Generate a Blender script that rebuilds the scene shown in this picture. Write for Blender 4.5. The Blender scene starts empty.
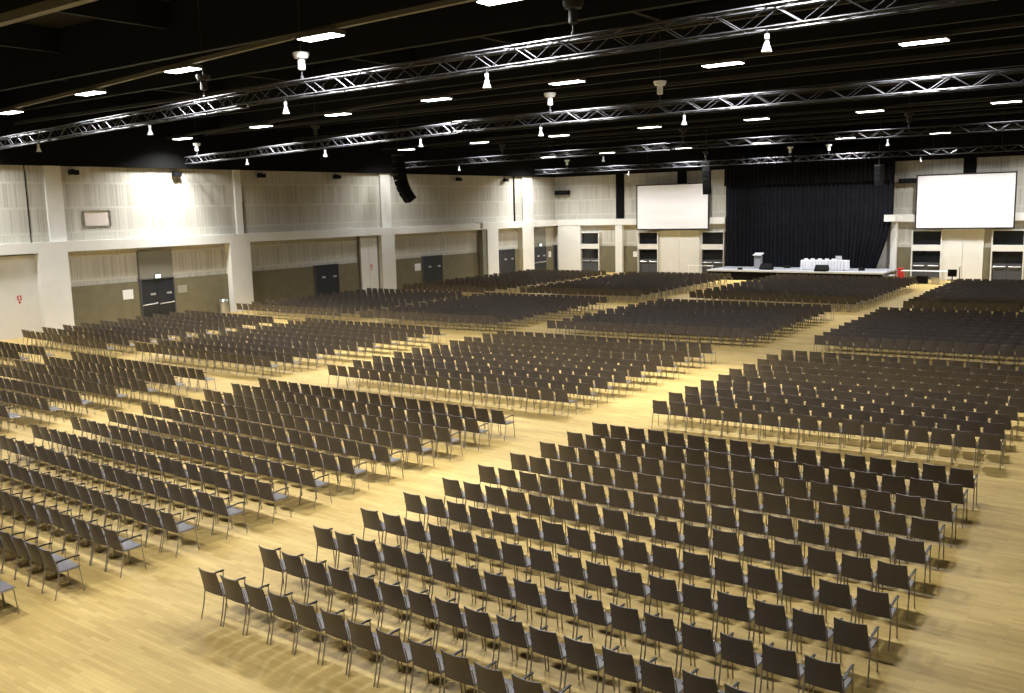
import bpy, bmesh, math, random
import numpy as np
from mathutils import Vector, Matrix
random.seed(7)
SC = bpy.context.scene
C = SC.collection
PI = math.pi

# ------------------------------------------------------------------ camera
F, PITCH, YAW, ROLL, CAMZ = 925.75, 0.1478, 0.6279, -0.0246, 6.08
_cy, _sy = math.cos(YAW), math.sin(YAW)
_fx = Vector((-_sy, _cy, 0)); _rx = Vector((_cy, _sy, 0)); _up = Vector((0, 0, 1))
_fw = _fx*math.cos(PITCH) - _up*math.sin(PITCH)
_u = _up*math.cos(PITCH) + _fx*math.sin(PITCH)
_r2 = _rx*math.cos(ROLL) + _u*math.sin(ROLL)
_u2 = _u*math.cos(ROLL) - _rx*math.sin(ROLL)
cam_d = bpy.data.cameras.new('camera')
cam = bpy.data.objects.new('camera', cam_d); C.objects.link(cam)
cam_d.sensor_fit = 'HORIZONTAL'; cam_d.sensor_width = 36.0; cam_d.lens = F/1024*36.0
cam_d.clip_start = 0.1; cam_d.clip_end = 300
m = Matrix.Identity(4)
for i in range(3):
    m[i][0], m[i][1], m[i][2] = _r2[i], _u2[i], -_fw[i]
m.translation = Vector((0, 0, CAMZ))
cam.matrix_world = m
SC.camera = cam
def ppos(v):                       # where a point of the hall falls in the frame
    d = Vector(v) - Vector((0, 0, CAMZ)); z = d.dot(_fw)
    if z < .2: return None
    return 512 + F*d.dot(_r2)/z, 346.5 - F*d.dot(_u2)/z

# ------------------------------------------------------------------ materials
def mat(name, col, rough=.6, metal=0., spec=.5, emit=0., emitcol=None):
    ma = bpy.data.materials.new(name); ma.use_nodes = True
    b = ma.node_tree.nodes['Principled BSDF']
    b.inputs['Base Color'].default_value = (*col, 1)
    b.inputs['Roughness'].default_value = rough
    b.inputs['Metallic'].default_value = metal
    b.inputs['Specular IOR Level'].default_value = spec
    if emit:
        b.inputs['Emission Color'].default_value = (*(emitcol or col), 1)
        b.inputs['Emission Strength'].default_value = emit
    return ma
def N(ma, t, **kw):
    n = ma.node_tree.nodes.new(t)
    for k, v in kw.items(): setattr(n, k, v)
    return n
def noisy(ma, c1, c2, scale=3., detail=4.):
    L = ma.node_tree.links; b = ma.node_tree.nodes['Principled BSDF']
    tc = N(ma, 'ShaderNodeTexCoord'); nz = N(ma, 'ShaderNodeTexNoise')
    nz.inputs['Scale'].default_value = scale; nz.inputs['Detail'].default_value = detail
    L.new(tc.outputs['Object'], nz.inputs['Vector'])
    r = N(ma, 'ShaderNodeValToRGB')
    r.color_ramp.elements[0].position = .3; r.color_ramp.elements[1].position = .7
    r.color_ramp.elements[0].color = (*c1, 1); r.color_ramp.elements[1].color = (*c2, 1)
    L.new(nz.outputs['Fac'], r.inputs['Fac']); L.new(r.outputs['Color'], b.inputs['Base Color'])
    return ma

def floor_material():
    ma = mat('beech_parquet', (.6, .45, .2), .5, spec=.35)
    nt = ma.node_tree; L = nt.links; b = nt.nodes['Principled BSDF']
    g = N(ma, 'ShaderNodeNewGeometry')
    br = N(ma, 'ShaderNodeTexBrick')
    br.offset = .37; br.squash = 1.0
    br.inputs['Color1'].default_value = (.67, .495, .185, 1)
    br.inputs['Color2'].default_value = (.54, .38, .13, 1)
    br.inputs['Mortar'].default_value = (.44, .32, .13, 1)
    br.inputs['Scale'].default_value = 1.0
    br.inputs['Mortar Size'].default_value = .002
    br.inputs['Bias'].default_value = -.1
    br.inputs['Brick Width'].default_value = .55
    br.inputs['Row Height'].default_value = .075
    L.new(g.outputs['Position'], br.inputs['Vector'])
    nz = N(ma, 'ShaderNodeTexNoise'); nz.inputs['Scale'].default_value = .55; nz.inputs['Detail'].default_value = 5
    mp = N(ma, 'ShaderNodeMapping'); mp.inputs['Scale'].default_value = (.7, 2.6, 1)
    L.new(g.outputs['Position'], mp.inputs['Vector']); L.new(mp.outputs['Vector'], nz.inputs['Vector'])
    rp = N(ma, 'ShaderNodeValToRGB')
    rp.color_ramp.elements[0].position = .3; rp.color_ramp.elements[1].position = .72
    rp.color_ramp.elements[0].color = (.78, .74, .66, 1); rp.color_ramp.elements[1].color = (1.08, 1.07, 1.05, 1)
    L.new(nz.outputs['Fac'], rp.inputs['Fac'])
    mx = N(ma, 'ShaderNodeMix', data_type='RGBA', blend_type='MULTIPLY'); mx.inputs[0].default_value = 1
    L.new(br.outputs['Color'], mx.inputs[6]); L.new(rp.outputs['Color'], mx.inputs[7])
    L.new(mx.outputs[2], b.inputs['Base Color'])
    n2 = N(ma, 'ShaderNodeTexNoise'); n2.inputs['Scale'].default_value = 6; n2.inputs['Detail'].default_value = 3
    L.new(g.outputs['Position'], n2.inputs['Vector'])
    r2 = N(ma, 'ShaderNodeMapRange'); r2.inputs[3].default_value = .42; r2.inputs[4].default_value = .6
    L.new(n2.outputs['Fac'], r2.inputs[0]); L.new(r2.outputs[0], b.inputs['Roughness'])
    return ma

def slat_material(name, light, dark):
    """acoustic cladding: upright battens of uneven width, with level seams"""
    ma = mat(name, light, .7, spec=.25)
    nt = ma.node_tree; L = nt.links; b = nt.nodes['Principled BSDF']
    g = N(ma, 'ShaderNodeNewGeometry'); sp = N(ma, 'ShaderNodeSeparateXYZ'); L.new(g.outputs['Position'], sp.inputs[0])
    ad = N(ma, 'ShaderNodeMath', operation='ADD'); L.new(sp.outputs[0], ad.inputs[0]); L.new(sp.outputs[1], ad.inputs[1])
    # staggered cells: row of boards 1.32 m tall
    rowm = N(ma, 'ShaderNodeMath', operation='DIVIDE'); L.new(sp.outputs[2], rowm.inputs[0]); rowm.inputs[1].default_value = 1.33
    fl = N(ma, 'ShaderNodeMath', operation='FLOOR'); L.new(rowm.outputs[0], fl.inputs[0])
    cb = N(ma, 'ShaderNodeCombineXYZ'); L.new(ad.outputs[0], cb.inputs[0]); L.new(fl.outputs[0], cb.inputs[1])
    mp = N(ma, 'ShaderNodeMapping'); mp.inputs['Scale'].default_value = (13., 7.7, 1); L.new(cb.outputs[0], mp.inputs['Vector'])
    nz = N(ma, 'ShaderNodeTexNoise'); nz.inputs['Scale'].default_value = 1.0; nz.inputs['Detail'].default_value = 2.5
    L.new(mp.outputs['Vector'], nz.inputs['Vector'])
    rp = N(ma, 'ShaderNodeValToRGB'); rp.color_ramp.elements[0].position = .38; rp.color_ramp.elements[1].position = .56
    rp.color_ramp.elements[0].color = (*dark, 1); rp.color_ramp.elements[1].color = (*light, 1)
    L.new(nz.outputs['Fac'], rp.inputs['Fac'])
    fr = N(ma, 'ShaderNodeMath', operation='FRACT'); L.new(rowm.outputs[0], fr.inputs[0])
    lt = N(ma, 'ShaderNodeMath', operation='LESS_THAN'); L.new(fr.outputs[0], lt.inputs[0]); lt.inputs[1].default_value = .09
    mx = N(ma, 'ShaderNodeMix', data_type='RGBA'); L.new(lt.outputs[0], mx.inputs[0])
    L.new(rp.outputs['Color'], mx.inputs[6]); mx.inputs[7].default_value = (*[min(1, c*1.04) for c in light], 1)
    # plain joint strip every 1.25 m
    jf = N(ma, 'ShaderNodeMath', operation='DIVIDE'); L.new(ad.outputs[0], jf.inputs[0]); jf.inputs[1].default_value = 1.25
    jr = N(ma, 'ShaderNodeMath', operation='FRACT'); L.new(jf.outputs[0], jr.inputs[0])
    jl = N(ma, 'ShaderNodeMath', operation='LESS_THAN'); L.new(jr.outputs[0], jl.inputs[0]); jl.inputs[1].default_value = .06
    m2 = N(ma, 'ShaderNodeMix', data_type='RGBA'); L.new(jl.outputs[0], m2.inputs[0]); L.new(mx.outputs[2], m2.inputs[6])
    m2.inputs[7].default_value = (*light, 1)
    L.new(m2.outputs[2], b.inputs['Base Color'])
    return ma

M = {}
M['floor'] = floor_material()
M['slat'] = slat_material('pale_batten_cladding', (.56, .54, .475), (.42, .40, .345))
M['white'] = noisy(mat('white_render', (.8, .78, .72), .7, spec=.2), (.77, .76, .71), (.82, .81, .77), 1.2)
M['olive'] = noisy(mat('olive_dado', (.17, .15, .09), .6, spec=.3), (.16, .14, .085), (.19, .17, .105), 2.)
M['shutter'] = mat('grey_shutter', (.22, .21, .17), .5)
M['black'] = mat('black_paint', (.006, .006, .006), .9, spec=.1)
M['deck'] = noisy(mat('dark_roof_deck', (.03, .027, .02), .9, spec=.1), (.016, .014, .011), (.03, .027, .02), .35, 2)
M['joist'] = mat('black_steel', (.008, .008, .007), .7, spec=.2)
M['rail'] = mat('tan_rail', (.13, .115, .08), .6)
M['steel'] = mat('dull_steel', (.04, .038, .034), .6, spec=.2)
M['alu'] = mat('grey_aluminium', (.040, .040, .044), .45, spec=.2)
M['panel'] = mat('lamp_panel', (1, 1, 1), .5, emit=14, emitcol=(1., .97, .92))
M['housing'] = mat('lamp_housing', (.10, .09, .07), .5)
M['bell'] = mat('white_enamel', (.85, .87, .88), .35)
M['slate'] = mat('slate_door', (.020, .023, .030), .45)
M['slate2'] = mat('slate_frame', (.07, .075, .085), .5)
M['glass'] = mat('dark_glazing', (.010, .011, .013), .12)
M['bar'] = mat('push_bar_steel', (.62, .63, .66), .35, metal=.6)
M['paper'] = mat('white_paper', (.8, .8, .8), .7)
M['greypaper'] = mat('grey_notice', (.33, .31, .25), .7)
M['red'] = mat('signal_red', (.55, .035, .03), .5)
M['exit'] = mat('exit_sign_face', (.85, .95, .9), .5, emit=1.6, emitcol=(.85, 1, .93))
M['screen'] = mat('screen_cloth', (.93, .92, .94), .8, spec=.1)
M['frame'] = mat('screen_frame', (.012, .012, .013), .5)
M['drape'] = noisy(mat('black_drape', (.011, .012, .016), .85, spec=.12), (.009, .010, .014), (.014, .015, .02), 3.)
M['stage'] = mat('grey_stage_deck', (.42, .43, .46), .5)
M['stageedge'] = mat('pale_stage_edge', (.62, .63, .66), .45)
M['cabinet'] = mat('black_cabinet', (.006, .006, .0065), .7, spec=.15)
M['grille'] = mat('speaker_grille', (.009, .009, .0095), .8, spec=.1)
M['cloth'] = mat('white_table_cloth', (.80, .80, .84), .8, spec=.1)
M['lectern'] = mat('grey_lectern', (.30, .30, .31), .5)
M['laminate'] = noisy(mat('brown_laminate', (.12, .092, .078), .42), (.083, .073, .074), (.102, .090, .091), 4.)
M['seat'] = noisy(mat('brown_laminate_lit', (.15, .125, .115), .36), (.19, .178, .185), (.225, .21, .215), 4.)  # same laminate as the backs; overhead light and sheen put into the colour
M['chrome'] = mat('chair_chrome', (.34, .32, .30), .38, metal=.7)
M['pad'] = mat('black_arm_pad', (.012, .012, .012), .45)
M['tile'] = mat('brushed_bin_steel', (.6, .6, .58), .3, metal=.8)

# ------------------------------------------------------------------ mesh helpers
class MB:
    def __init__(s): s.v, s.f = [], []
    def add(s, vs, fs):
        o = len(s.v); s.v += [tuple(v) for v in vs]; s.f += [tuple(i+o for i in f) for f in fs]; return s
    def box(s, x0, x1, y0, y1, z0, z1):
        return s.add([(x0,y0,z0),(x1,y0,z0),(x1,y1,z0),(x0,y1,z0),(x0,y0,z1),(x1,y0,z1),(x1,y1,z1),(x0,y1,z1)],
                     [(3,2,1,0),(4,5,6,7),(0,1,5,4),(1,2,6,5),(2,3,7,6),(3,0,4,7)])
    def tube(s, pts, r, n=8, caps=True):
        pts = [Vector(p) for p in pts]; rings = []
        rs = r if isinstance(r, (list, tuple)) else [r]*len(pts)
        ref = None
        for i, p in enumerate(pts):
            a = pts[max(i-1, 0)]; b = pts[min(i+1, len(pts)-1)]
            t = (b-a).normalized()
            if ref is None:
                ref = Vector((0, 0, 1)) if abs(t.z) < .9 else Vector((1, 0, 0))
            x = t.cross(ref).normalized(); y = x.cross(t).normalized(); ref = y
            rings.append([p + (x*math.cos(2*PI*k/n) + y*math.sin(2*PI*k/n))*rs[i] for k in range(n)])
        vs = [v for rg in rings for v in rg]; fs = []
        for i in range(len(pts)-1):
            for k in range(n):
                k2 = (k+1) % n
                fs.append((i*n+k, i*n+k2, (i+1)*n+k2, (i+1)*n+k))
        if caps: fs.append(tuple(reversed(range(n)))); fs.append(tuple((len(pts)-1)*n+k for k in range(n)))
        return s.add(vs, fs)
    def lathe(s, prof, n=16, at=(0, 0, 0)):
        vs, fs = [], []; ax, ay, az = at
        for (r, z) in prof:
            for k in range(n): vs.append((ax+r*math.cos(2*PI*k/n), ay+r*math.sin(2*PI*k/n), az+z))
        for i in range(len(prof)-1):
            for k in range(n):
                k2 = (k+1) % n; fs.append((i*n+k, i*n+k2, (i+1)*n+k2, (i+1)*n+k))
        fs.append(tuple(reversed(range(n)))); fs.append(tuple((len(prof)-1)*n+k for k in range(n)))
        return s.add(vs, fs)
    def sheet(s, P, th):
        """P: rows of points; makes a closed curved panel of thickness th (offset along th vector)"""
        nr, nc = len(P), len(P[0]); th = Vector(th)
        top = [Vector(p) for r in P for p in r]; bot = [p + th for p in top]; o = len(top); fs = []
        for i in range(nr-1):
            for j in range(nc-1):
                a = i*nc+j; fs.append((a, a+1, a+nc+1, a+nc)); fs.append((o+a+nc, o+a+nc+1, o+a+1, o+a))
        rim = [i for i in range(nc)] + [i*nc+nc-1 for i in range(1, nr)] + [(nr-1)*nc+j for j in range(nc-2, -1, -1)] + [i*nc for i in range(nr-2, 0, -1)]
        for k in range(len(rim)):
            a, b = rim[k], rim[(k+1) % len(rim)]; fs.append((b, a, o+a, o+b))
        return s.add(top+bot, fs)
    def prism(s, poly, axis, a0, a1):
        """extrude a polygon of (p,q) pairs along axis x ('x': p=y,q=z) or y ('y': p=x,q=z)"""
        mk = (lambda p, a: (a, p[0], p[1])) if axis == 'x' else (lambda p, a: (p[0], a, p[1]))
        n = len(poly); vs = [mk(p, a0) for p in poly] + [mk(p, a1) for p in poly]
        fs = [tuple(range(n)), tuple(reversed(range(n, 2*n)))] + [((i+1) % n, i, n+i, n+(i+1) % n) for i in range(n)]
        return s.add(vs, fs)
    def mesh(s, name, material, smooth=False):
        me = bpy.data.meshes.new(name); me.from_pydata(s.v, [], s.f); me.update()
        b = bmesh.new(); b.from_mesh(me); bmesh.ops.recalc_face_normals(b, faces=b.faces); b.to_mesh(me); b.free()
        me.materials.append(material)
        return me
def link(name, me, parent=None, loc=None):
    o = bpy.data.objects.new(name, me); C.objects.link(o)
    if parent is not None: o.parent = parent
    if loc is not None: o.location = loc
    return o
def smooth(me, ang=.6):
    n = len(me.polygons); me.polygons.foreach_set('use_smooth', [True]*n)
    b = bmesh.new(); b.from_mesh(me)
    for e in b.edges:
        if len(e.link_faces) == 2 and e.calc_face_angle(0) > ang: e.smooth = False
    b.to_mesh(me); b.free(); return me
def part(name, mb, material, parent=None, sm=False):
    me = mb.mesh(name, material)
    if sm: smooth(me)
    return link(name, me, parent)
def struct(name, mb, material, parent=None):
    o = part(name, mb, material, parent)
    if parent is None: o['kind'] = 'structure'
    return o
def tag(o, label, cat, group=None):
    o['label'] = label; o['category'] = cat
    if group: o['group'] = group
    return o
def thing(name, label, cat, loc=(0, 0, 0), rz=0., group=None):
    o = bpy.data.objects.new(name, None); C.objects.link(o); o.location = loc; o.rotation_euler = (0, 0, rz)
    o.empty_display_size = .2
    return tag(o, label, cat, group)
def dup(root, loc, rz=0., label=None, group=None):
    r = root.copy(); C.objects.link(r); r.location = loc; r.rotation_euler = (0, 0, rz)
    if label: r['label'] = label
    if group: r['group'] = group
    for ch in list(root.children):
        c = ch.copy(); C.objects.link(c); c.parent = r
        for g in list(ch.children):
            d = g.copy(); C.objects.link(d); d.parent = c
    return r
ORD = ['zeroth', 'first', 'second', 'third', 'fourth', 'fifth', 'sixth', 'seventh', 'eighth', 'ninth', 'tenth', 'eleventh', 'twelfth',
       'thirteenth', 'fourteenth', 'fifteenth', 'sixteenth', 'seventeenth', 'eighteenth', 'nineteenth', 'twentieth']

# ------------------------------------------------------------------ the shell of the hall
XW, YW = -49.25, 75.45            # wall planes behind the pilasters
XF, YF = -48.70, 75.00            # faces of pilasters and ledge
XR, YB = 16.0, -6.0
ZT, ZC = 8.93, 13.4
B0, B1, DZ = 4.37, 4.92, 2.43     # ledge underside, ledge top, dado top
struct('floor', MB().box(XW-.3, XR+.3, YB-.3, YW+.3, -.2, 0), M['floor'])
struct('ceiling', MB().box(XW-.3, XR+.3, YB-.3, YW+.3, ZC, ZC+.3), M['deck'])
struct('wall_left', MB().box(XW-.3, XW, YB-.3, YW+.3, 0, ZT), M['slat'])
struct('wall_front', MB().box(XW, XR+.3, YW, YW+.3, 0, ZT), M['slat'])
struct('wall_right', MB().box(XR, XR+.3, YB-.3, YW, 0, ZT), M['white'])
struct('wall_back', MB().box(XW, XR, YB-.3, YB, 0, ZT), M['white'])
TN = [0]
def trim(mb, ma):
    TN[0] += 1
    return struct('trim_%d' % TN[0], mb, ma)
# black void lining above the walls
trim(MB().box(XW-.3, XW+.35, YB, YW, ZT, ZC), M['black'])
trim(MB().box(XW+.35, XR, YW-.35, YW+.3, ZT, ZC), M['black'])
trim(MB().box(XR-.02, XR+.3, YB, YW-.35, ZT, ZC), M['black'])
trim(MB().box(XW+.35, XR-.02, YB-.3, YB+.02, ZT, ZC), M['black'])
# long ledges
trim(MB().box(-18.62, -17.8, 74.25, YF, B0+.05, B1), M['white'])
trim(MB().box(XW, XF, YB, YF, B0, B1), M['white'])
trim(MB().box(XF, -31.75, YF, YW, B0, B1), M['white'])
trim(MB().box(-18.5, XR, YF, YW, B0, B1), M['white'])
# pilasters on the wall with the exit doors (lower wide, upper slim)
for (a, b) in ((12.5, 14.0), (25.0, 26.6), (37.15, 38.7), (50.8, 52.25), (63.9, 65.45), (69.15, 70.95)):
    trim(MB().box(XW, XF, a, b, 0, B0), M['white'])
for (a, b) in ((13.2, 14.0), (25.95, 26.85), (38.1, 38.6), (51.35, 52.4), (69.9, 71.4)):
    trim(MB().box(XW, XW+.16, a, b, B1, ZT), M['white'])
# thin dark joints and the service duct on the same wall
trim(MB().box(XW, XW+.05, 24.95, 24.98, B1, ZT), M['black'])
trim(MB().box(XW, XW+.05, 38.65, 38.75, B1, 6.9), M['black'])
trim(MB().box(XW, XW+.08, 68.6, 68.75, B1, ZT), M['black'])
trim(MB().box(XW, XF+.03, 62.95, 63.25, B0+.1, B1+.05), M['shutter'])
trim(MB().box(XW, XF-.05, 63.25, 63.75, 0, B0), M['shutter'])
# lower wall: white bay, then olive dado bays
trim(MB().box(XW, XW+.12, 14.0, 25.0, 0, B0-.1), M['white'])
trim(MB().box(XW, XW+.12, YB, 12.5, 0, B0-.1), M['white'])
for (a, b) in ((26.6, 30.95), (33.2, 37.15), (38.7, 44.4), (46.7, 48.75), (52.25, 55.8), (58.25, 63.25), (68.45, 69.15), (73.6, 74.85)):
    trim(MB().box(XW, XW+.10, a, b, 0, DZ), M['olive'])
# front wall: pilasters, dado
for (a, b, t) in ((-48.7, -46.25, B0), (-42.45, -41.72, B0), (-18.30, -17.85, B0)):
    trim(MB().box(a, b, YF+.05, YW, 0, t), M['white'])
for (a, b) in ((-44.2, -42.45), (-41.72, -40.2), (-17.85, -16.8), (-11.83, -11.33)):
    trim(MB().box(a, b, YW-.10, YW, 0, DZ), M['olive'])
for (a, b) in ((-42.5, -41.7), (-36.35, -35.5), (-13.45, -12.6)):
    trim(MB().box(a, b, YW-.12, YW, B1, ZT), M['black'])

DN = [0]
def door(name_parts):
    DN[0] += 1
    o = bpy.data.objects.new('door_%d' % DN[0], None); C.objects.link(o); o['kind'] = 'structure'; return o
def pushbar_left(y0, y1, z, par):
    for (a, b, s) in ((y0, (y0+y1)/2-.05, 0), ((y0+y1)/2+.05, y1, 0)):
        part('push_bar', MB().tube([(XW+.16, a+.06, z-.03), (XW+.27, a+.12, z), (XW+.27, b-.1, z+.04), (XW+.16, b-.04, z+.06)], .035, 6), M['bar'], par, True)
def left_door(y0, y1, h, shutter=False, white=False, handles=True):
    d = door('')
    if white:
        part('door_leaf', MB().box(XW, XW+.18, y0+.06, (y0+y1)/2-.01, 0, h), M['white'], d)
        part('door_leaf', MB().box(XW, XW+.18, (y0+y1)/2+.01, y1-.06, 0, h), M['white'], d)
        part('door_frame', MB().box(XW, XW+.22, y0-.06, y0+.06, 0, h+.08).box(XW, XW+.22, y1-.06, y1+.06, 0, h+.08).box(XW, XW+.22, y0+.06, y1-.06, h, h+.08), M['shutter'], d)
        return d
    mid = (y0+y1)/2
    for (a, b) in ((y0+.04, mid-.008), (mid+.008, y1-.04)):
        lf = part('door_leaf', MB().box(XW, XW+.14, a, b, 0, h), M['slate'], d)
        if handles:
            part('door_plate', MB().box(XW+.14, XW+.16, (a+b)/2+.05, (a+b)/2+.38, 1.55, 1.67), M['bar'], lf)
    part('door_frame', MB().box(XW, XW+.18, y0-.04, y0+.04, 0, h+.06).box(XW, XW+.18, y1-.04, y1+.04, 0, h+.06).box(XW, XW+.18, y0+.04, y1-.04, h, h+.06), M['slate2'], d)
    if shutter:
        part('shutter', MB().box(XW, XW+.16, y0, y1, h+.06, 4.15), M['shutter'], d)
    return d
d1 = left_door(30.98, 33.18, DZ+.05, True); pushbar_left(31.0, 33.15, 1.02, d1)
left_door(44.45, 46.65, DZ)
left_door(48.85, 50.75, B0-.06, white=True)
left_door(55.85, 58.2, DZ)
left_door(66.2, 68.4, DZ)
d5 = left_door(71.5, 73.5, DZ, True); pushbar_left(71.55, 73.45, 1.02, d5)
left_door(74.9, 75.4, DZ, handles=False)
# openings of the front wall: glazed light above, slate door below
def front_opening(x0, x1):
    d = door('')
    part('door_frame', MB().box(x0-.07, x0, YW-.35, YW, 0, 3.72).box(x1, x1+.07, YW-.35, YW, 0, 3.72).box(x0, x1, YW-.35, YW, 3.65, 3.72), M['white'], d)
    part('transom', MB().box(x0, x1, YW-.35, YW, 2.17, 2.62), M['white'], d)
    part('window_pane', MB().box(x0, x1, YW-.1, YW, 2.62, 3.65), M['glass'], d)
    mid = (x0+x1)/2
    for (a, b) in ((x0, mid-.008), (mid+.008, x1)):
        lf = part('door_leaf', MB().box(a, b, YW-.12, YW, 0, 1.28), M['slate2'], d)
        part('door_pane', MB().box(a, b, YW-.11, YW, 1.28, 2.17), M['glass'], lf)
        part('push_bar', MB().tube([(a+.1, YW-.2, 1.05), ((a+b)/2, YW-.24, 1.05), (b-.1, YW-.2, 1.05)], .04, 6), M['bar'], lf, True)
    return d
for (a, b) in ((-46.2, -44.3), (-40.1, -38.2), (-33.95, -31.95), (-16.72, -14.72), (-11.25, -9.25)):
    front_opening(a, b)
def front_white(x0, x1, h):
    d = door(''); mid = (x0+x1)/2
    for (a, b) in ((x0, mid-.012), (mid+.012, x1)):
        part('door_leaf', MB().box(a, b, YW-.14, YW, 0, h), M['white'], d)
    part('door_frame', MB().box(x0-.05, x0, YW-.16, YW, 0, h+.06).box(x1, x1+.05, YW-.16, YW, 0, h+.06).box(x0, x1, YW-.16, YW, h, h+.06), M['white'], d)
front_white(-38.05, -34.25, 3.75)
front_white(-14.6, -11.9, 3.75)
# control-room window high in the exit-door wall
w = bpy.data.objects.new('window_1', None); C.objects.link(w); w['kind'] = 'structure'
part('window_pane', MB().box(XW, XW+.02, 28.0, 29.5, 5.70, 6.50), mat('lit_room_behind_glass', (.75, .66, .6), .3), w)
wf = MB()
for (a, b, c, d_) in ((27.97, 28.0, 5.67, 6.55), (29.5, 29.57, 5.67, 6.55), (28.0, 29.5, 5.67, 5.70), (28.0, 29.5, 6.50, 6.55)):
    wf.box(XW, XW+.07, a, b, c, d_)
part('window_frame', wf, M['shutter'], w)
# notices and signs on that wall
def leftplate(name, label, cat, y0, y1, z0, z1, ma, group=None, t=.015):
    o = part(name, MB().box(XW+.10, XW+.10+t, y0, y1, z0, z1), ma); return tag(o, label, cat, group)
leftplate('paper_notice', 'white paper notice on the olive dado beside the door under the grey shutter', 'notice', 29.85, 30.5, 1.45, 2.0, M['paper'])
leftplate('wall_notice', 'dull grey board on the olive dado past the shuttered door', 'notice', 33.45, 34.1, 1.52, 1.98, M['greypaper'])
leftplate('paper_notice', 'white paper notice on the dado before the third exit door along the side wall', 'notice', 54.9, 55.6, 1.4, 1.95, M['paper'])
leftplate('paper_notice', 'small white notice on the dado close to the hall corner', 'notice', 74.0, 74.45, 1.4, 1.95, M['paper'])
def exit_sign(y, z, label):
    t = thing('exit_sign', label, 'exit sign')
    part('sign_case', MB().box(XW+.16, XW+.24, y-.2, y+.2, z, z+.24), M['slate2'], t)
    part('sign_face', MB().box(XW+.24, XW+.25, y-.18, y+.18, z+.02, z+.22), M['exit'], t)
exit_sign(32.1, 2.52, 'small lit exit sign above the shuttered exit door')
exit_sign(72.5, 2.52, 'small lit exit sign above the door near the hall corner')
def fire_sign(x, y, z, label):
    t = thing('fire_point_sign', label, 'sign')
    part('sign_plate', MB().box(x, x+.012, y-.11, y+.11, z+.22, z+.46), M['red'], t)
    part('pictogram', MB().box(x+.012, x+.016, y-.04, y+.04, z+.26, z+.42), M['paper'], t)
    part('sign_arrow', MB().prism([(y-.07, z+.16), (y+.07, z+.16), (y, z)], 'x', x, x+.012), M['red'], t)
fire_sign(XW+.12, 24.0, 1.75, 'red fire equipment sign on the white wall bay')
fire_sign(XW+.18, 50.0, 1.75, 'red fire equipment sign on the tall white double door')
o = part('door_notice', MB().box(-40.75, -40.35, YW-.115, YW-.10, 1.45, 1.95), M['paper']); tag(o, 'white notice on the front dado next to the opening under the screen', 'notice')

# ------------------------------------------------------------------ roof: joists, rails, cables
for i, y in enumerate([9.0, 13.2, 20.2, 24.4, 33.0, 37.2, 41.5, 45.6, 54.0, 58.5, 62.5, 66.5]):
    o = struct('ceiling_beam', MB().box(XW+.36, XR-.1, y-.12, y+.12, 11.55, ZC), M['joist'])
for y in (11.3, 24.6, 36.0, 43.0, 57.0, 63.0):
    o = struct('ceiling_rail', MB().box(XW+.36, XR-.1, y-(.11 if y == 11.3 else .06), y+(.11 if y == 11.3 else .06), 10.6 if y == 11.3 else 10.95, 10.8 if y == 11.3 else 11.1), M['rail'] if y == 11.3 else M['steel'])
for x in (-43, -36, -29, -22, -15.5, -9, -3):
    o = struct('ceiling_beam', MB().box(x-.1, x+.1, 2, YW-.4, 12.5, ZC), M['joist'])

# ------------------------------------------------------------------ lamp panels on their rails
ROWS = [('first', [(-47.0, 21.2), (-39.6, 19.75), (-31.9, 18.8), (-25.1, 17.85), (-18.1, 17.0), (-12.05, 16.7), (-6.0, 16.6)]),
        ('second', [(-46.9, 33.0), (-38.3, 31.6), (-31.55, 30.45), (-24.8, 29.4), (-18.3, 28.95), (-12.4, 29.0), (-6.4, 29.2)]),
        ('third', [(-46.2, 51.2), (-38.7, 50.15), (-32.0, 49.6), (-25.3, 48.8), (-19.0, 49.0), (-13.3, 49.6), (-7.25, 50.3)]),
        ('fourth', [(-46.1, 69.6), (-39.6, 68.8), (-32.8, 69.1), (-26.2, 68.6), (-20.2, 69.2), (-14.1, 70.3), (-7.5, 71.)]),
        ('rearmost', [(-39., 4.6), (-32., 4.6), (-25., 4.4), (-18.1, 4.4), (-12., 4.4), (-5.5, 4.4)])]
PZ = 10.48
LAMP_W = 560
GAIN = {'first': 1.08, 'second': 1.35, 'third': .6, 'fourth': 1.3, 'rearmost': .58}
pan = None
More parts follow.
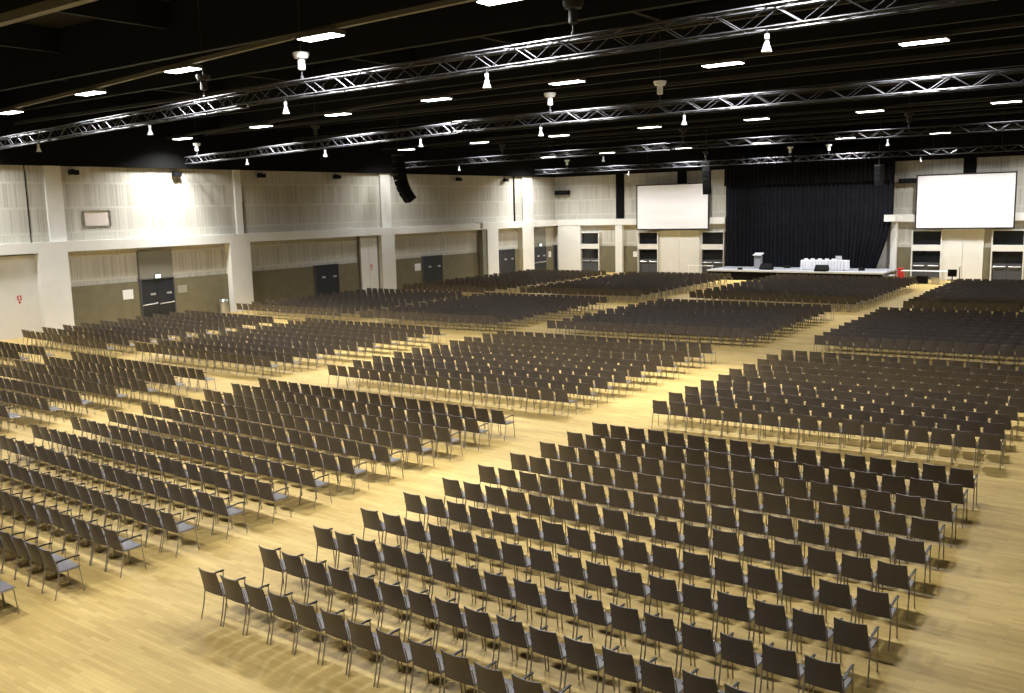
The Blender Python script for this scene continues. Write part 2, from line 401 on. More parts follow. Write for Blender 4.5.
for (rn, ps) in ROWS:
    rail = MB()
    pts = [(XW+.36, ps[0][1] - (ps[1][1]-ps[0][1])*.25)] + ps + [(XR-.1, ps[-1][1])]
    for (xa, ya), (xb, yb) in zip(pts[:-1], pts[1:]):
        rail.add([(xa, ya-.07, PZ+.13), (xb, yb-.07, PZ+.13), (xb, yb+.07, PZ+.13), (xa, ya+.07, PZ+.13), (xa, ya-.07, PZ+.25), (xb, yb-.07, PZ+.25), (xb, yb+.07, PZ+.25), (xa, ya+.07, PZ+.25)],
                 [(3,2,1,0),(4,5,6,7),(0,1,5,4),(2,3,7,6)] + ([(3,0,4,7)] if xa == pts[0][0] else []) + ([(1,2,6,5)] if xb == pts[-1][0] else []))
    struct('ceiling_rail', rail, M['rail'] if rn == 'first' else M['steel'])
    for k, (x, y) in enumerate(ps):
        lab = 'white lamp panel %s from the exit-door wall, %s rail %s' % (ORD[k+1], rn, 'counted from the viewer' if rn != 'rearmost' else 'out of sight above the viewer')
        if pan is None:
            pan = thing('lamp_panel', lab, 'ceiling lamp', (x, y, PZ), 0, 'lamp panels under the roof')
            part('lamp_housing', MB().box(-.65, .65, -.25, .25, .02, .128), M['housing'], pan)
            part('diffuser', MB().box(-.62, .62, -.22, .22, 0, .02), M['panel'], pan)
            ld = bpy.data.lights.new('lamp_light', 'AREA'); ld.shape = 'RECTANGLE'; ld.size = 1.2; ld.size_y = .42
            ld.energy = LAMP_W; ld.color = (.98, .98, .97); ld.spread = math.radians(140)
            lo = bpy.data.objects.new('lamp_light', ld); C.objects.link(lo); lo.parent = pan; lo.location = (0, 0, -.012)
        else:
            q = dup(pan, (x, y, PZ), 0, lab)
            g = GAIN[rn]*(.65 if k == len(ps)-1 and rn in ('first', 'rearmost') else 1.)*(1.25 if k == 0 and rn in ('second', 'fourth') else 1.)
            for c in q.children:
                if c.type == 'LIGHT':                              # power scaled per rail and again for some end lamps
                    c.data = c.data.copy(); c.data.energy = LAMP_W*g

# ------------------------------------------------------------------ lighting trusses
def truss(label, x0, y0, x1, y1, z, n_pitch=.58, s=.38):
    L = math.hypot(x1-x0, y1-y0); a = math.atan2(y1-y0, x1-x0)
    t = thing('lighting_truss', label, 'truss', (x0, y0, z), a, 'aluminium trusses across the hall')
    h = s/2
    for (yy, zz) in ((-h, 0), (h, 0), (-h, s), (h, s)):
        part('chord', MB().tube([(0, yy, zz), (L, yy, zz)], .028, 6), M['alu'], t, True)
    n = int(L/n_pitch); p = L/n
    def zig(f):
        return [f(i*p, i % 2) for i in range(n+1)]
    part('bracing', MB().tube(zig(lambda x, k: (x, -h, s*k)), .015, 4), M['alu'], t)
    part('bracing', MB().tube(zig(lambda x, k: (x, h, s*k)), .015, 4), M['alu'], t)
    part('bracing', MB().tube(zig(lambda x, k: (x, -h+s*k, s)), .013, 4), M['alu'], t)
    part('bracing', MB().tube(zig(lambda x, k: (x, -h+s*k, 0)), .013, 4), M['alu'], t)
    return t
TZ = 9.18
T1 = [(-47.5, 20.8, -22.3, 17.8), (-22.0, 17.5, 6.0, 16.4)]
truss('long aluminium truss under the first lamp rail, section ending at the exit-door wall', *T1[0], TZ)
truss('long aluminium truss under the first lamp rail, section high over the viewer', *T1[1], TZ)
T2 = [(-48.4, 34.3, -24.3, 29.9), (-24.0, 29.6, 6.0, 30.0)]
truss('aluminium truss under the second lamp rail, section towards the exit-door wall', *T2[0], TZ)
truss('aluminium truss under the second lamp rail, section over the middle aisle', *T2[1], TZ)
T3 = [(-47.5, 51.2, -24.3, 49.2), (-24.0, 49.2, 6.0, 51.0)]
truss('aluminium truss under the third lamp rail, section towards the exit-door wall', *T3[0], TZ)
truss('aluminium truss under the third lamp rail, section over the far blocks', *T3[1], TZ)
T4 = [(-47.5, 69.75, -24.3, 69.75), (-24.0, 69.75, 2.0, 70.2)]
truss('far aluminium truss above the screen beside the hall corner', *T4[0], 9.05)
truss('far aluminium truss above the black stage curtain', *T4[1], 9.05)
TR = {1: T1, 2: T2, 3: T3, 4: T4}
def ty(n, x):
    for (a, b, c, d) in TR[n]:
        if a <= x <= c: return b + (d-b)*(x-a)/(c-a)
    return TR[n][0][1]
# bell lamps on short stems under the trusses
bell = None
BL = {1: [-36.8, -27.6, -19.8, -12.8, -6.3], 2: [-41.0, -33.5, -26.3, -19.8, -14.0], 3: [-40.7, -28.7, -12.4], 4: [-38.0, -15.2]}
for n, xs in BL.items():
    for k, x in enumerate(xs):
        lab = 'small white bell lamp under the %s truss, %s from the exit-door wall' % (ORD[n], ORD[k+1])
        z = TZ if n < 4 else 9.05
        if bell is None:
            bell = thing('bell_lamp', lab, 'hanging lamp', (x, ty(n, x)-.21, z), 0, 'bell lamps under the trusses')
            part('stem', MB().tube([(0, 0, -.18), (0, 0, -.029)], .02, 6), M['alu'], bell, True)
            part('lamp_shade', MB().lathe([(.03, -.22), (.04, -.25), (.05, -.29), (.075, -.37), (.10, -.43), (.09, -.43), (.04, -.31)], 14), M['bell'], bell, True)
            part('lamp_holder', MB().lathe([(.04, -.12), (.045, -.14), (.045, -.21), (.03, -.22)], 10), M['bell'], bell, True)
        else:
            dup(bell, (x, ty(n, x)-.21, z), 0, lab)
# chain hoists carrying the trusses
hoist = None
HL = {1: [(-19.3, 1), (-24.4, 0), (-10.6, 0), (-3.7, 0)], 2: [(-47.1, 1), (-19.5, 1), (-15.0, 1), (-34.5, 0)], 3: [(-23.4, 0), (-11.5, 0), (-36.9, 0)], 4: [(-44.2, 1), (-24.4, 1), (-21.55, 1), (-31.2, 0)]}
for n, xs in HL.items():
    for k, (x, w) in enumerate(xs):
        z = (TZ if n < 4 else 9.05)+.38+.028
        lab = '%s chain hoist holding up the %s truss at its %s lifting point' % ('bright steel' if w else 'dim grey', ORD[n], ORD[k+1])
        h = thing('chain_hoist', lab, 'hoist', (x, ty(n, x), z), 0, 'chain hoists above the trusses')
        ma = M['bell'] if w else M['steel']
        part('hook_block', MB().lathe([(.02, 0), (.05, .02), (.05, .09), (.02, .12)], 8), M['alu'] if w else M['steel'], h, True)
        part('chain', MB().tube([(0, 0, .12), (0, 0, .26)], .02, 6), M['alu'] if w else M['steel'], h, True)
        part('motor_body', MB().lathe([(.06, .26), (.10, .28), (.10, .52), (.06, .54)], 12), ma, h, True)
        part('chain_bag', MB().lathe([(.06, .54), (.18, .57), (.22, .66), (.22, .71), (.06, .73)], 12), ma, h, True)
        part('lifting_chain', MB().tube([(0, 0, .73), (0, 0, ZC-z)], .012, 5), M['steel'], h)

# ------------------------------------------------------------------ loudspeakers
def line_array(label, x, y, zb, n, wid, rz, dep=.55, hh=.36, curve=.09):
    t = thing('line_array_speaker', label, 'loudspeaker', (x, y, zb), rz, None)
    z = 0; yy = 0; a = curve*(n-1)
    pts = []
    cz, cyy = 0., 0.
    for i in range(n):
        ang = a*(1 - i/(n-1))**1.5
        b = MB().box(-wid/2, wid/2, -dep/2, dep/2, 0.01, hh-.01)
        o = part('cabinet', b, M['cabinet'], t); o.location = (0, cyy, cz); o.rotation_euler = (ang, 0, 0)
        g = part('grille', MB().box(-wid/2+.03, wid/2-.03, -dep/2-.012, -dep/2, .03, hh-.03), M['grille'], o)
        cz += hh*math.cos(ang); cyy -= hh*math.sin(ang)*1.0
    part('flying_frame', MB().box(-wid/2, wid/2, cyy-dep/2, cyy+dep/2, cz, cz+.1), M['steel'], t)
    part('lifting_chain', MB().tube([(0, cyy, cz+.1), (0, cyy, ZC-zb)], .02, 5), M['steel'], t)
    return t
line_array("curved black loudspeaker array hanging before the side wall", -39.5, 44.0, 6.75, 8, 1.0, -.5)
line_array('slim black loudspeaker array in front of the smaller screen corner', -31.75, 71.3, 6.9, 7, .6, .25, curve=.05)
line_array('dim black boxes standing in for cables hanging before the stage curtain', -18.6, 72.4, 7.1, 4, .45, -.2, curve=.04)  # array cabinets stand in for faint hanging cables and truss
fl = None
for (y, z, wh) in ((27.5, 8.62, 'over the high window'), (33.9, 8.6, 'in the bright patch of wall'), (40.2, 8.62, 'just past the second pilaster'), (46.9, 8.62, 'between the second and third pilasters'), (60.6, 8.6, 'past the hanging array'), (67.2, 8.6, 'before the thin dark pipe')):
    lab = 'small black box lamp high on the side wall ' + wh
    if fl is None:
        fl = thing('wall_floodlight', lab, 'floodlight', (XW, y, z), 0, 'box lamps along the wall top')
        part('bracket', MB().box(0, .3, -.04, .04, .10, .16), M['cabinet'], fl)
        part('lamp_body', MB().box(.10, .42, -.24, .24, -.14, .10), M['cabinet'], fl)
        part('lamp_glass', MB().box(.14, .38, -.2, .2, -.155, -.14), M['glass'], fl)
    else: dup(fl, (XW, y, z), 0, lab)
t = thing('wall_loudspeaker', 'flat black loudspeaker in the far corner of the wall tops', 'loudspeaker', (-48.2, YW, 7.25))
part('cabinet', MB().box(-.75, .75, -.5, -.1, 0, .42), M['cabinet'], t); part('grille', MB().box(-.7, .7, -.515, -.5, .04, .38), M['grille'], t)
part('bracket', MB().box(-.1, .1, -.1, 0, .1, .3), M['steel'], t)
t = thing('wall_loudspeaker', 'flat black loudspeaker on the front wall beside the large screen', 'loudspeaker', (-17.15, YW, 7.25))
part('cabinet', MB().box(-.7, .7, -.5, -.1, 0, .36), M['cabinet'], t); part('grille', MB().box(-.65, .65, -.515, -.5, .04, .32), M['grille'], t)
part('bracket', MB().box(-.1, .1, -.1, 0, .1, .3), M['steel'], t)

# ------------------------------------------------------------------ screens
def screen(label, x0, x1, z0, z1, y):
    t = thing('projection_screen', label, 'screen', ((x0+x1)/2, y, z0))
    w, h = (x1-x0)/2, z1-z0
    part('screen_cloth', MB().box(-w, w, 0, .02, 0, h), M['screen'], t)
    part('screen_frame', MB().box(-w-.09, -w, -.03, .06, -.09, h+.09).box(w, w+.09, -.03, .06, -.09, h+.09).box(-w, w, -.03, .06, h, h+.09).box(-w, w, -.03, .06, -.09, 0), M['frame'], t)
    for s in (-1, 1):
        part('hanging_cable', MB().tube([(s*w*.7, .02, h+.09), (s*w*.7, .02, ZC-z0)], .012, 5), M['steel'], t)
screen('white projection screen hanging between the hall corner and the black curtain', -39.98, -33.2, 3.99, 7.80, 74.75)
screen('large white projection screen hanging on the far side of the black curtain', -16.42, -9.92, 3.90, 7.74, 74.75)

# ------------------------------------------------------------------ stage
SX0, SX1, SY0, SY1, SH = -31.3, -17.6, 70.4, 75.0, .80
t = thing('stage_platform', 'low grey stage platform before the black curtain', 'stage')
part('stage_deck', MB().box(SX0, SX1, SY0, SY1-.02, SH-.10, SH), M['stage'], t)
part('deck_edge', MB().box(SX0, SX1, SY0-.03, SY0, SH-.12, SH), M['stageedge'], t)
part('skirt', MB().box(SX0+.05, SX1-.05, SY0+.02, SY0+.05, .0, SH-.10), M['black'], t)
for x in (SX0+.1, (SX0+SX1)/2, SX1-.1):
    for y in (SY0+.2, SY1-.4): part('leg', MB().tube([(x, y, 0), (x, y, SH-.1)], .04, 6), M['steel'], t)
# curtain: pleated cloth, its free edge swept in towards the floor
def pleat(x0, x1, y, z0, z1, edge=None, amp=.10, per=.34, nz=14):
    n = int((x1-x0)/per*6); rows = []
    for j in range(nz+1):
        f = j/nz; z = z0 + (z1-z0)*f
        xe = x1 if edge is None else edge(z)
        row = []; xt = x1 - 3.4
        for i in range(n+1):
            u = i/n; x = x0 + (x1-x0)*u
            ph = u*(x1-x0)/per*2*PI
            if x > xt: x = xt + (x-xt)*(xe-xt)/(x1-xt)
            row.append((x, y + amp*(math.sin(ph) + .35*math.sin(ph*.37+1))*(1-.25*f), z))
        rows.append(row)
    return MB().sheet(rows, (0, .012, 0))
def edge(z):
    if z > 5.0: return -18.0
    f = (5.0-z)/(5.0-SH); return -18.0 - 1.15*f**1.3
o = part('stage_curtain', pleat(-31.5, -18.0, 74.55, SH+.01, 9.0, edge), M['drape'], None, True)
tag(o, 'tall pleated black stage curtain behind the platform', 'curtain')
o = part('border_curtain', pleat(-31.5, -17.95, 74.15, 7.5, 10.2), M['black'], None, True)
tag(o, 'black border curtain across the head of the stage', 'curtain')
# lectern
t = thing('lectern', 'grey lectern standing on the stage by the curtain', 'lectern', (-27.85, 72.6, SH))
part('base', MB().box(-.36, .36, -.28, .28, 0, .05), M['lectern'], t)
part('body', MB().prism([(-.28, .05), (.28, .05), (.27, 1.05), (-.27, 1.05)], 'y', -.2, .2), M['lectern'], t)
part('desk_top', MB().prism([(-.30, 1.04), (.32, 1.20), (.32, 1.26), (-.30, 1.10)], 'x', -.36, .36), M['stageedge'], t)
# draped table
t = thing('conference_table', 'long table under a gathered white cloth on the stage', 'table', (-22.4, 72.3, SH))
part('tabletop', MB().box(-1.7, 1.7, -.38, .38, .70, .74), M['lectern'], t)
for sx in (-1, 1):
    for sy in (-1, 1): part('leg', MB().tube([(sx*1.55, sy*.3, 0), (sx*1.55, sy*.3, .70)], .025, 6), M['chrome'], t)
def skirted(hw, hd, z0, z1, amp=.045, per=.24):
    path = []
    def seg(a, b):
        d = (b-a).length; k = max(2, int(d/.04))
        for i in range(k): path.append((a.lerp(b, i/k), (b-a).normalized()))
    c = [Vector((-hw, -hd)), Vector((hw, -hd)), Vector((hw, hd)), Vector((-hw, hd))]
    for i in range(4): seg(c[i], c[(i+1) % 4])
    vs, fs = [], []; n = len(path); s = 0
    rings = [(z1, 0), (z1-.02, .3), ((z0+z1)/2, .8), (z0, 1.2)]
    for (z, g) in rings:
        s = 0
        for i, (p, d) in enumerate(path):
            off = amp*g*math.sin(i*.04/per*2*PI) + .01*g
            vs.append((p.x + d.y*off, p.y - d.x*off, z))
    for r in range(len(rings)-1):
        for i in range(n): fs.append((r*n+i, r*n+(i+1) % n, (r+1)*n+(i+1) % n, (r+1)*n+i))
    fs.append(tuple(range(n)))
    return MB().add(vs, fs)
o = part('tablecloth', skirted(1.75, .42, .03, .755), M['cloth'], None, True); o.location = (-22.4, 72.3, SH)
tag(o, 'gathered white cloth draped over the stage table', 'tablecloth')
for k, x in enumerate((-23.8, -23.3, -22.75, -22.2, -21.7)):
    o = part('name_card', MB().prism([(-.05, 0), (.05, 0), (.005, .13), (-.005, .13)], 'x', -.14, .14), M['paper'])
    o.location = (x, 72.15, SH+.756); tag(o, 'small white folded card on the stage table, %s from the lectern' % ORD[k+1], 'card', 'cards along the stage table')
t = thing('laptop', 'open grey laptop at the far end of the stage table', 'laptop', (-21.35, 72.45, SH+.756))
part('keyboard', MB().box(-.2, .2, -.14, .14, 0, .02), M['lectern'], t)
part('lid', MB().prism([(-.16, .02), (-.14, .02), (-.20, .34), (-.22, .34)], 'x', -.24, .24), M['stageedge'], t)
# wedge monitors on the deck
wm = None
for (x, y, s, lab) in ((-26.75, 71.5, 1.15, 'black wedge monitor speaker on the stage beside the lectern'), (-22.2, 70.9, 1.15, 'black wedge monitor speaker in front of the white stage table'),
                       (-25.8, 73.6, .55, 'black wedge monitor speaker at the curtain foot'), (-28.7, 70.9, .4, 'tiny black box at the stage front edge before the lectern'),
                       (-19.6, 72.2, .5, 'small black box near the swept curtain edge')):
    mb = MB().prism([(-.28*s, 0), (.25*s, 0), (.25*s, .20*s), (.05*s, .42*s), (-.28*s, .10*s)], 'x', -.42*s, .42*s)
    t = thing('floor_monitor', lab, 'loudspeaker', (x, y, SH), PI*0, 'wedge speakers on the stage')
    part('cabinet', mb, M['cabinet'], t)
    part('grille', MB().add([(-.38*s, -.275*s, .125*s), (.38*s, -.275*s, .125*s), (.38*s, .03*s, .415*s), (-.38*s, .03*s, .415*s),
                             (-.38*s, -.283*s, .135*s), (.38*s, -.283*s, .135*s), (.38*s, .02*s, .425*s), (-.38*s, .02*s, .425*s)],
                            [(3,2,1,0),(4,5,6,7),(0,1,5,4),(1,2,6,5),(2,3,7,6),(3,0,4,7)]), M['grille'], t)
# steps and hand rail at the stage end
t = thing('stage_steps', 'grey steps with a hand rail at the end of the stage', 'steps', (-17.55, 71.2, 0))
for k in range(2):
    part('tread', MB().box(.05+.32*k, .37+.32*k, 0, 1.2, .50-.25*k, .56-.25*k), M['stage'], t)
part('stringer', MB().prism([(.05, .05), (.05, .50), (.70, .05)], 'y', -.03, 0), M['stageedge'], t)
part('stringer', MB().prism([(.05, .05), (.05, .50), (.70, .05)], 'y', 1.2, 1.23), M['stageedge'], t)
part('hand_rail', MB().tube([(.1, .0, .6), (.1, 0, 1.35), (.72, 0, 1.05), (.72, 0, .0)], .022, 6), M['bar'], t, True)
# thin rail at the other end of the stage
t = thing('stage_guard_rail', 'thin white guard rail beside the stage under the smaller screen', 'rail', (-33.6, 71.6, 0))
part('top_rail', MB().tube([(0, 0, 1.02), (2.3, 0, 1.02)], .03, 6), M['bell'], t, True)
for x in (.1, 1.15, 2.2): part('post', MB().tube([(x, 0, 0), (x, 0, 1.0)], .022, 6), M['bell'], t, True)

# ------------------------------------------------------------------ gear by the front doors
t = thing('flight_case', 'upright red case beside the stage steps', 'case', (-17.0, 73.0, 0), .1)
part('body', MB().prism([(-.26, 0), (.26, 0), (.22, .92), (-.22, .92)], 'y', -.2, .2), M['red'], t)
part('lid', MB().box(-.24, .24, -.22, .22, .92, 1.0), M['red'], t)
t = thing('folding_table', 'long white folding table in front of the slate doors', 'table', (-15.0, 71.4, 0), -.03)
part('tabletop', MB().box(-1.55, 1.55, -.35, .35, .90, .94), M['bell'], t)
for sx in (-1, 1):
    for sy in (-1, 1): part('leg', MB().tube([(sx*1.3, sy*.28, 0), (sx*1.25, sy*.25, .90)], .02, 6), M['bar'], t, True)
for k, (x, w, h, ma, lab) in enumerate(((-15.1, .36, .5, 'cabinet', 'black equipment case under the white folding table'), (-14.2, .26, .42, 'tile', 'silver equipment case under the white folding table'), (-15.8, .14, .45, 'slate2', 'grey equipment case under the end of the white folding table'))):
    t = thing('equipment_case', lab, 'case', (x, 71.3, 0), 0, 'cases under the folding table')
    part('body', MB().box(-w, w, -.25, .25, .04, h), M[ma], t)
    part('lid', MB().box(-w-.01, w+.01, -.26, .26, h, h+.06), M[ma], t)
    for sx in (-1, 1):
        part('caster', MB().tube([(sx*w*.7-.02, -.18, .02), (sx*w*.7+.02, -.18, .02)], .02, 8), M['cabinet'], t)
t = thing('flat_screen_trolley', 'black flat screen on a wheeled stand at the head of the open aisle', 'screen', (-13.0, 70.6, 0), .1)
part('base', MB().box(-.35, .35, -.25, .25, .05, .10), M['cabinet'], t)
part('pole', MB().tube([(0, .05, .1), (0, .05, 1.1)], .04, 8), M['cabinet'], t, True)
part('screen_panel', MB().box(-.29, .29, -.03, .03, .62, 1.12), M['cabinet'], t)
part('shelf', MB().box(-.3, .3, -.2, .2, .36, .40), M['cabinet'], t)
for sx in (-1, 1):
    for sy in (-1, 1): part('caster', MB().tube([(sx*.3-.02, sy*.2, .03), (sx*.3+.02, sy*.2, .03)], .03, 8), M['cabinet'], t)
t = thing('microphone_stand', 'slim stand pole beside the black flat screen', 'stand', (-12.55, 70.7, 0))
part('base', MB().lathe([(.16, 0), (.16, .03), (.03, .05)], 12), M['steel'], t, True)
part('pole', MB().tube([(0, 0, .05), (0, 0, 1.25)], .03, 6), M['steel'], t, True)
part('head', MB().lathe([(.03, 1.25), (.07, 1.28), (.07, 1.38), (.03, 1.42)], 8), M['bell'], t, True)
# litter bin at the side wall
t = thing('litter_bin', 'round steel litter bin against the side wall dado', 'bin', (-48.6, 36.3, 0))
part('body', MB().lathe([(.24, 0), (.26, .02), (.26, .72), (.24, .74)], 18), M['tile'], t, True)
part('lid', MB().lathe([(.27, .74), (.27, .80), (.20, .90), (.08, .94)], 18), M['tile'], t, True)

# ------------------------------------------------------------------ chairs
def chair_parts(nt=6, nb=5, ns=4):
    P = {}
    rows = []
    for j in range(ns+1):
        f = j/ns; z = .435 + .395*f; row = []
        for i in range(nb+1):
            u = -1 + 2*i/nb
            row.append((u*(.222-.018*f), -.178 - .062*f - .03*f*f - .034*(1-u*u)*(.5+.5*f), z - .006*(1-u*u)*f))
        rows.append(row)
    P['backrest'] = MB().sheet(rows, (0, .013, .002))
    rows = []
    for j, (y, z) in enumerate([(-.180, .454), (-.06, .446), (.06, .448), (.18, .453), (.218, .441)]):
        rows.append([(u*.221, y, z - .010*(1-u*u)) for u in (-1, -.5, 0, .5, 1)])
    P['seat'] = MB().sheet(rows, (0, 0, -.014))
    legs = []
    for s in (-1, 1):
        legs.append(MB().tube([(s*.230, -.155, .47), (s*.232, -.205, .20), (s*.234, -.262, 0)], .0105, nt))
        legs.append(MB().tube([(s*.230, .175, .43), (s*.234, .215, 0)], .0105, nt))
    P['legs'] = legs
    fr = MB().tube([(-.224, -.160, .430), (-.224, .175, .424), (.224, .175, .424), (.224, -.160, .430)], .010, nt)
    P['seat_frame'] = fr
    up = []
    for s in (-1, 1):
        up.append(MB().tube([(s*.228, -.15, .44), (s*.224, -.172, .56), (s*.216, -.196, .66)], .009, nt))
    P['uprights'] = up
    for nm, q in (('arm', -1), ('arm_end', 1)):
        P[nm+'_post'] = MB().tube([(q*.230, .176, .43), (q*.230, .180, .605), (q*.230, .13, .618)], .009, nt)
        P[nm+'_pad'] = MB().sheet([[(q*.230-.014, -.190, .600), (q*.230-.014, -.08, .618), (q*.230-.014, .08, .625), (q*.230-.014, .195, .618)],
                                   [(q*.230+.014, -.190, .600), (q*.230+.014, -.08, .618), (q*.230+.014, .08, .625), (q*.230+.014, .195, .618)]], (0, 0, .018))
    return P
def chair_thing(label, group, end=False):
    P = chair_parts()
    t = thing('stacking_chair', label, 'chair', (0, 0, 0), 0, group)
    part('backrest', P['backrest'], M['laminate'], t, True)
    part('seat', P['seat'], M['seat'], t, True)
    for l in P['legs']: part('leg', l, M['chrome'], t, True)
    part('seat_frame', P['seat_frame'], M['chrome'], t, True)
    for u in P['uprights']: part('back_upright', u, M['chrome'], t, True)
    for nm in ('arm', 'arm_end') if end else ('arm',):
        a = part('armrest', P[nm+'_post'], M['chrome'], t, True)
        part('arm_pad', P[nm+'_pad'], M['pad'], a)
    return t

# blocks: corner positions of the backrests' outer top corners (near row first), rows, seats
# (name, rows, seats, near-left, near-right, far-left, far-right) as (x, y) of each chair's left top corner
BLOCKS = [
 ('A', 11, 17, (-11.76, 8.02), (-3.24, 7.95), (-11.54, 19.18), (-3.45, 19.38)),
 ('B', 14, 20, (-24.2, 5.34), (-14.85, 4.95), (-24.22, 19.2), (-14.65, 19.11)),
 ('Bp', 12, 18, (-36.1, 7.1), (-27.6, 7.0), (-36.1, 19.44), (-27.70, 19.29)),
 ('Bq', 6, 16, (-46.4, 14.0), (-38.9, 14.0), (-46.4, 19.6), (-38.9, 19.58)),
 ('C', 10, 17, (-11.54, 22.31), (-3.51, 22.67), (-11.54, 32.3), (-3.5, 32.6)),
 ('D', 10, 20, (-24.14, 22.21), (-14.66, 22.29), (-24.24, 32.24), (-14.72, 32.53)),
 ('E', 10, 18, (-36.08, 22.25), (-27.72, 22.2), (-36.2, 31.9), (-27.72, 31.95)),
 ('F', 10, 16, (-45.85, 22.3), (-38.28, 21.95), (-46.0, 31.6), (-38.7, 31.5)),
 ('G', 11, 17, (-11.66, 36.46), (-3.6, 36.9), (-12.0, 47.6), (-3.9, 47.9)),
 ('H', 11, 20, (-24.14, 36.21), (-14.85, 37.3), (-24.2, 47.4), (-14.9, 47.6)),
 ('I', 11, 18, (-36.18, 35.7), (-27.8, 36.4), (-36.2, 46.9), (-27.8, 47.2)),
 ('J', 11, 16, (-46.3, 35.5), (-38.1, 35.7), (-46.3, 46.6), (-38.4, 46.8)),
 ('K', 14, 11, (-11.7, 51.0), (-6.75, 51.2), (-11.95, 66.3), (-7.0, 66.8)),
 ('L', 14, 20, (-24.28, 52.0), (-14.75, 51.8), (-24.3, 67.0), (-14.8, 66.4)),
 ('M', 14, 18, (-36.25, 51.0), (-27.9, 51.7), (-36.5, 66.4), (-28.2, 66.7)),
 ('N', 14, 16, (-46.2, 50.2), (-38.9, 49.9), (-46.3, 66.2), (-39.0, 66.6)),
]
CH = []                                            # (size, block, row, seat, x, y, rz)
for (nm, nr, ns, nl, nrt, flf, frt) in BLOCKS:
    for r in range(nr):
        f = r/(nr-1); rowoff = (random.uniform(-.07, .07), random.uniform(-.05, .05))
        for s in range(ns):
            g = s/(ns-1)
            x = (nl[0]*(1-g)+nrt[0]*g)*(1-f) + (flf[0]*(1-g)+frt[0]*g)*f
            y = (nl[1]*(1-g)+nrt[1]*g)*(1-f) + (flf[1]*(1-g)+frt[1]*g)*f
            ax = ((nrt[0]-nl[0])*(1-f) + (frt[0]-flf[0])*f); ay = ((nrt[1]-nl[1])*(1-f) + (frt[1]-flf[1])*f)
            rz = math.atan2(ay, ax)
            x += .204; y += .27
            if nm == 'A': y -= .02
            x += random.uniform(-.004, .004) + (0 if nm in 'AB' else rowoff[0]); y += random.uniform(-.02, .02) + (0 if nm in 'AB' else rowoff[1]); rz += random.uniform(-.012, .012)
            p = ppos((x, y, .55))
            if p is None or not (-140 < p[0] < 1150 and p[1] < 830): continue
            d = (Vector((x, y, .5)) - Vector((0, 0, CAMZ))).length
            inside = -4 < p[0] < 1028 and p[1] < 712
            CH.append((d, inside, nm, r, s, ns, x, y, rz))
vis = sorted([c for c in CH if c[1]])
pick = vis[:300]
PLACE = {'A': 'block beside the open floor', 'B': 'block across the aisle', 'C': 'block beyond the cross gangway', 'D': 'middle block across both gangways', 'Bp': 'block across the second aisle'}
rowmin = {}
for c in pick: rowmin[c[2]] = min(rowmin.get(c[2], 99), c[3])
proto = [None, None]
picked = set()
for c in pick:
    d, _i, nm, r, s, ns, x, y, rz = c
    k = (s+1) if nm in ('A', 'C') else (ns - s)
    rr = r - rowmin[nm] + 1
    lab = 'brown chair %s from the aisle, %s row from the viewer, %s' % (ORD[k], ORD[rr], PLACE[nm])
    grp = 'brown chairs of the ' + PLACE[nm]
    e = int(s == ns-1)
    if proto[e] is None:
        proto[e] = chair_thing(lab, grp, bool(e)); proto[e].location = (x, y, 0); proto[e].rotation_euler = (0, 0, rz)
    else:
        dup(proto[e], (x, y, 0), rz, lab, grp)
    picked.add((nm, r, s))
rest = [c for c in CH if (c[2], c[3], c[4]) not in picked]
# all further chairs of the hall: one mass
P = chair_parts(4, 4, 3)
tv, tf, tm = [], [], []
def put(mb, mi):
    o = len(tv); tv.extend(mb.v); tf.extend([tuple(i+o for i in f) for f in mb.f]); tm.extend([mi]*len(mb.f))
put(P['backrest'], 0); put(P['seat'], 1)
for l in P['legs']: put(l, 2)
put(P['seat_frame'], 2)
for l in P['uprights']: put(l, 2)
put(P['arm_post'], 2); put(P['arm_pad'], 3)
tme = bpy.data.meshes.new('t'); tme.from_pydata(tv, [], tf); tme.update()
b = bmesh.new(); b.from_mesh(tme); bmesh.ops.recalc_face_normals(b, faces=b.faces); b.to_mesh(tme); b.free()
tv = np.array([v.co[:] for v in tme.vertices]); tf = [tuple(p.vertices) for p in tme.polygons]
bpy.data.meshes.remove(tme)
nv = len(tv); nf = len(tf)
lt = np.array([len(f) for f in tf]); li = np.concatenate([np.array(f) for f in tf]); nl_ = len(li)
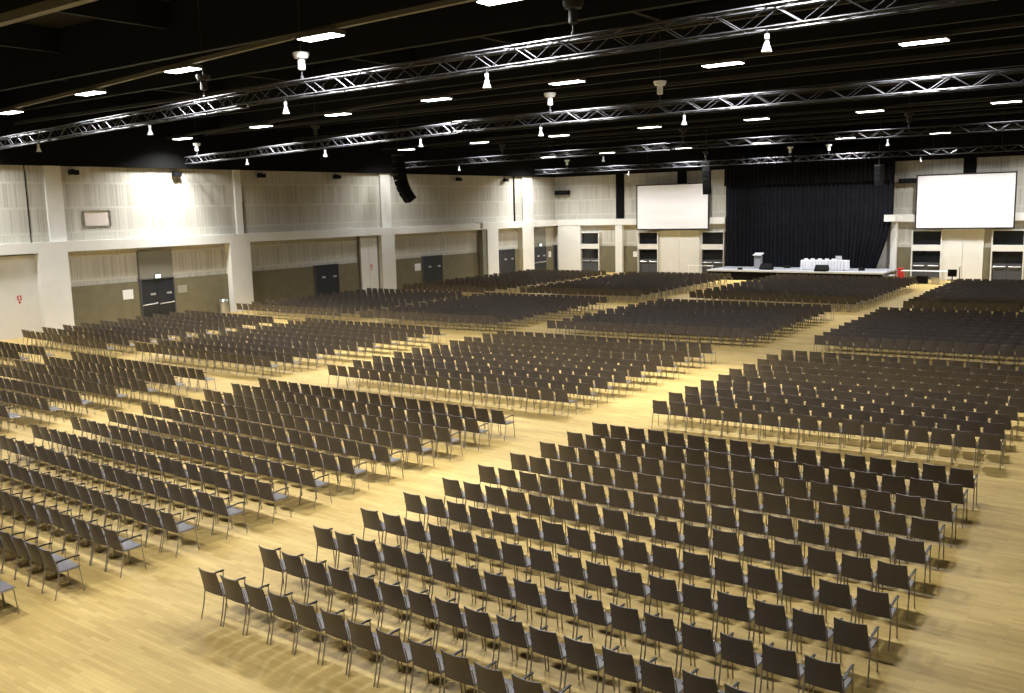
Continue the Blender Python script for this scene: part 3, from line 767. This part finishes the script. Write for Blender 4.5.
n = len(rest)
V = np.empty((n, nv, 3), np.float32)
for i, c in enumerate(rest):
    x, y, rz = c[6:9]; ca, sa = math.cos(rz), math.sin(rz)
    V[i, :, 0] = tv[:, 0]*ca - tv[:, 1]*sa + x; V[i, :, 1] = tv[:, 0]*sa + tv[:, 1]*ca + y; V[i, :, 2] = tv[:, 2]
me = bpy.data.meshes.new('chair_rows')
me.vertices.add(n*nv); me.vertices.foreach_set('co', V.ravel())
LI = (li[None, :] + (np.arange(n)*nv)[:, None]).ravel().astype(np.int32)
me.loops.add(n*nl_); me.loops.foreach_set('vertex_index', LI)
LT = np.tile(lt, n).astype(np.int32); LS = np.concatenate([[0], np.cumsum(LT)[:-1]]).astype(np.int32)
me.polygons.add(n*nf); me.polygons.foreach_set('loop_start', LS); me.polygons.foreach_set('loop_total', LT)
me.polygons.foreach_set('material_index', np.tile(np.array(tm, np.int32), n))
for k in ('laminate', 'seat', 'chrome', 'pad'): me.materials.append(M[k])
me.polygons.foreach_set('use_smooth', np.ones(n*nf, bool))
me.update(calc_edges=True); me.validate()
me.set_sharp_from_angle(angle=.6)
o = link('chair_rows', me); o['kind'] = 'stuff'
tag(o, 'rows upon rows of brown chairs filling the hall towards the stage', 'chairs')

# ------------------------------------------------------------------ world, view
wd = bpy.data.worlds.new('world'); SC.world = wd; wd.use_nodes = True
wd.node_tree.nodes['Background'].inputs[0].default_value = (0, 0, 0, 1)
wd.node_tree.nodes['Background'].inputs[1].default_value = 0
SC.view_settings.view_transform = 'Standard'; SC.view_settings.look = 'None'
SC.view_settings.exposure = 0.0; SC.view_settings.gamma = 1.0; SC.view_settings.use_curve_mapping = False
SC.cycles.use_denoising = True
try: SC.cycles.denoiser = 'OPENIMAGEDENOISE'
except Exception: pass
SC.cycles.max_bounces = 6; SC.cycles.diffuse_bounces = 3; SC.cycles.glossy_bounces = 3
SC.cycles.sample_clamp_indirect = 8.0
SC.cycles.caustics_reflective = False; SC.cycles.caustics_refractive = False
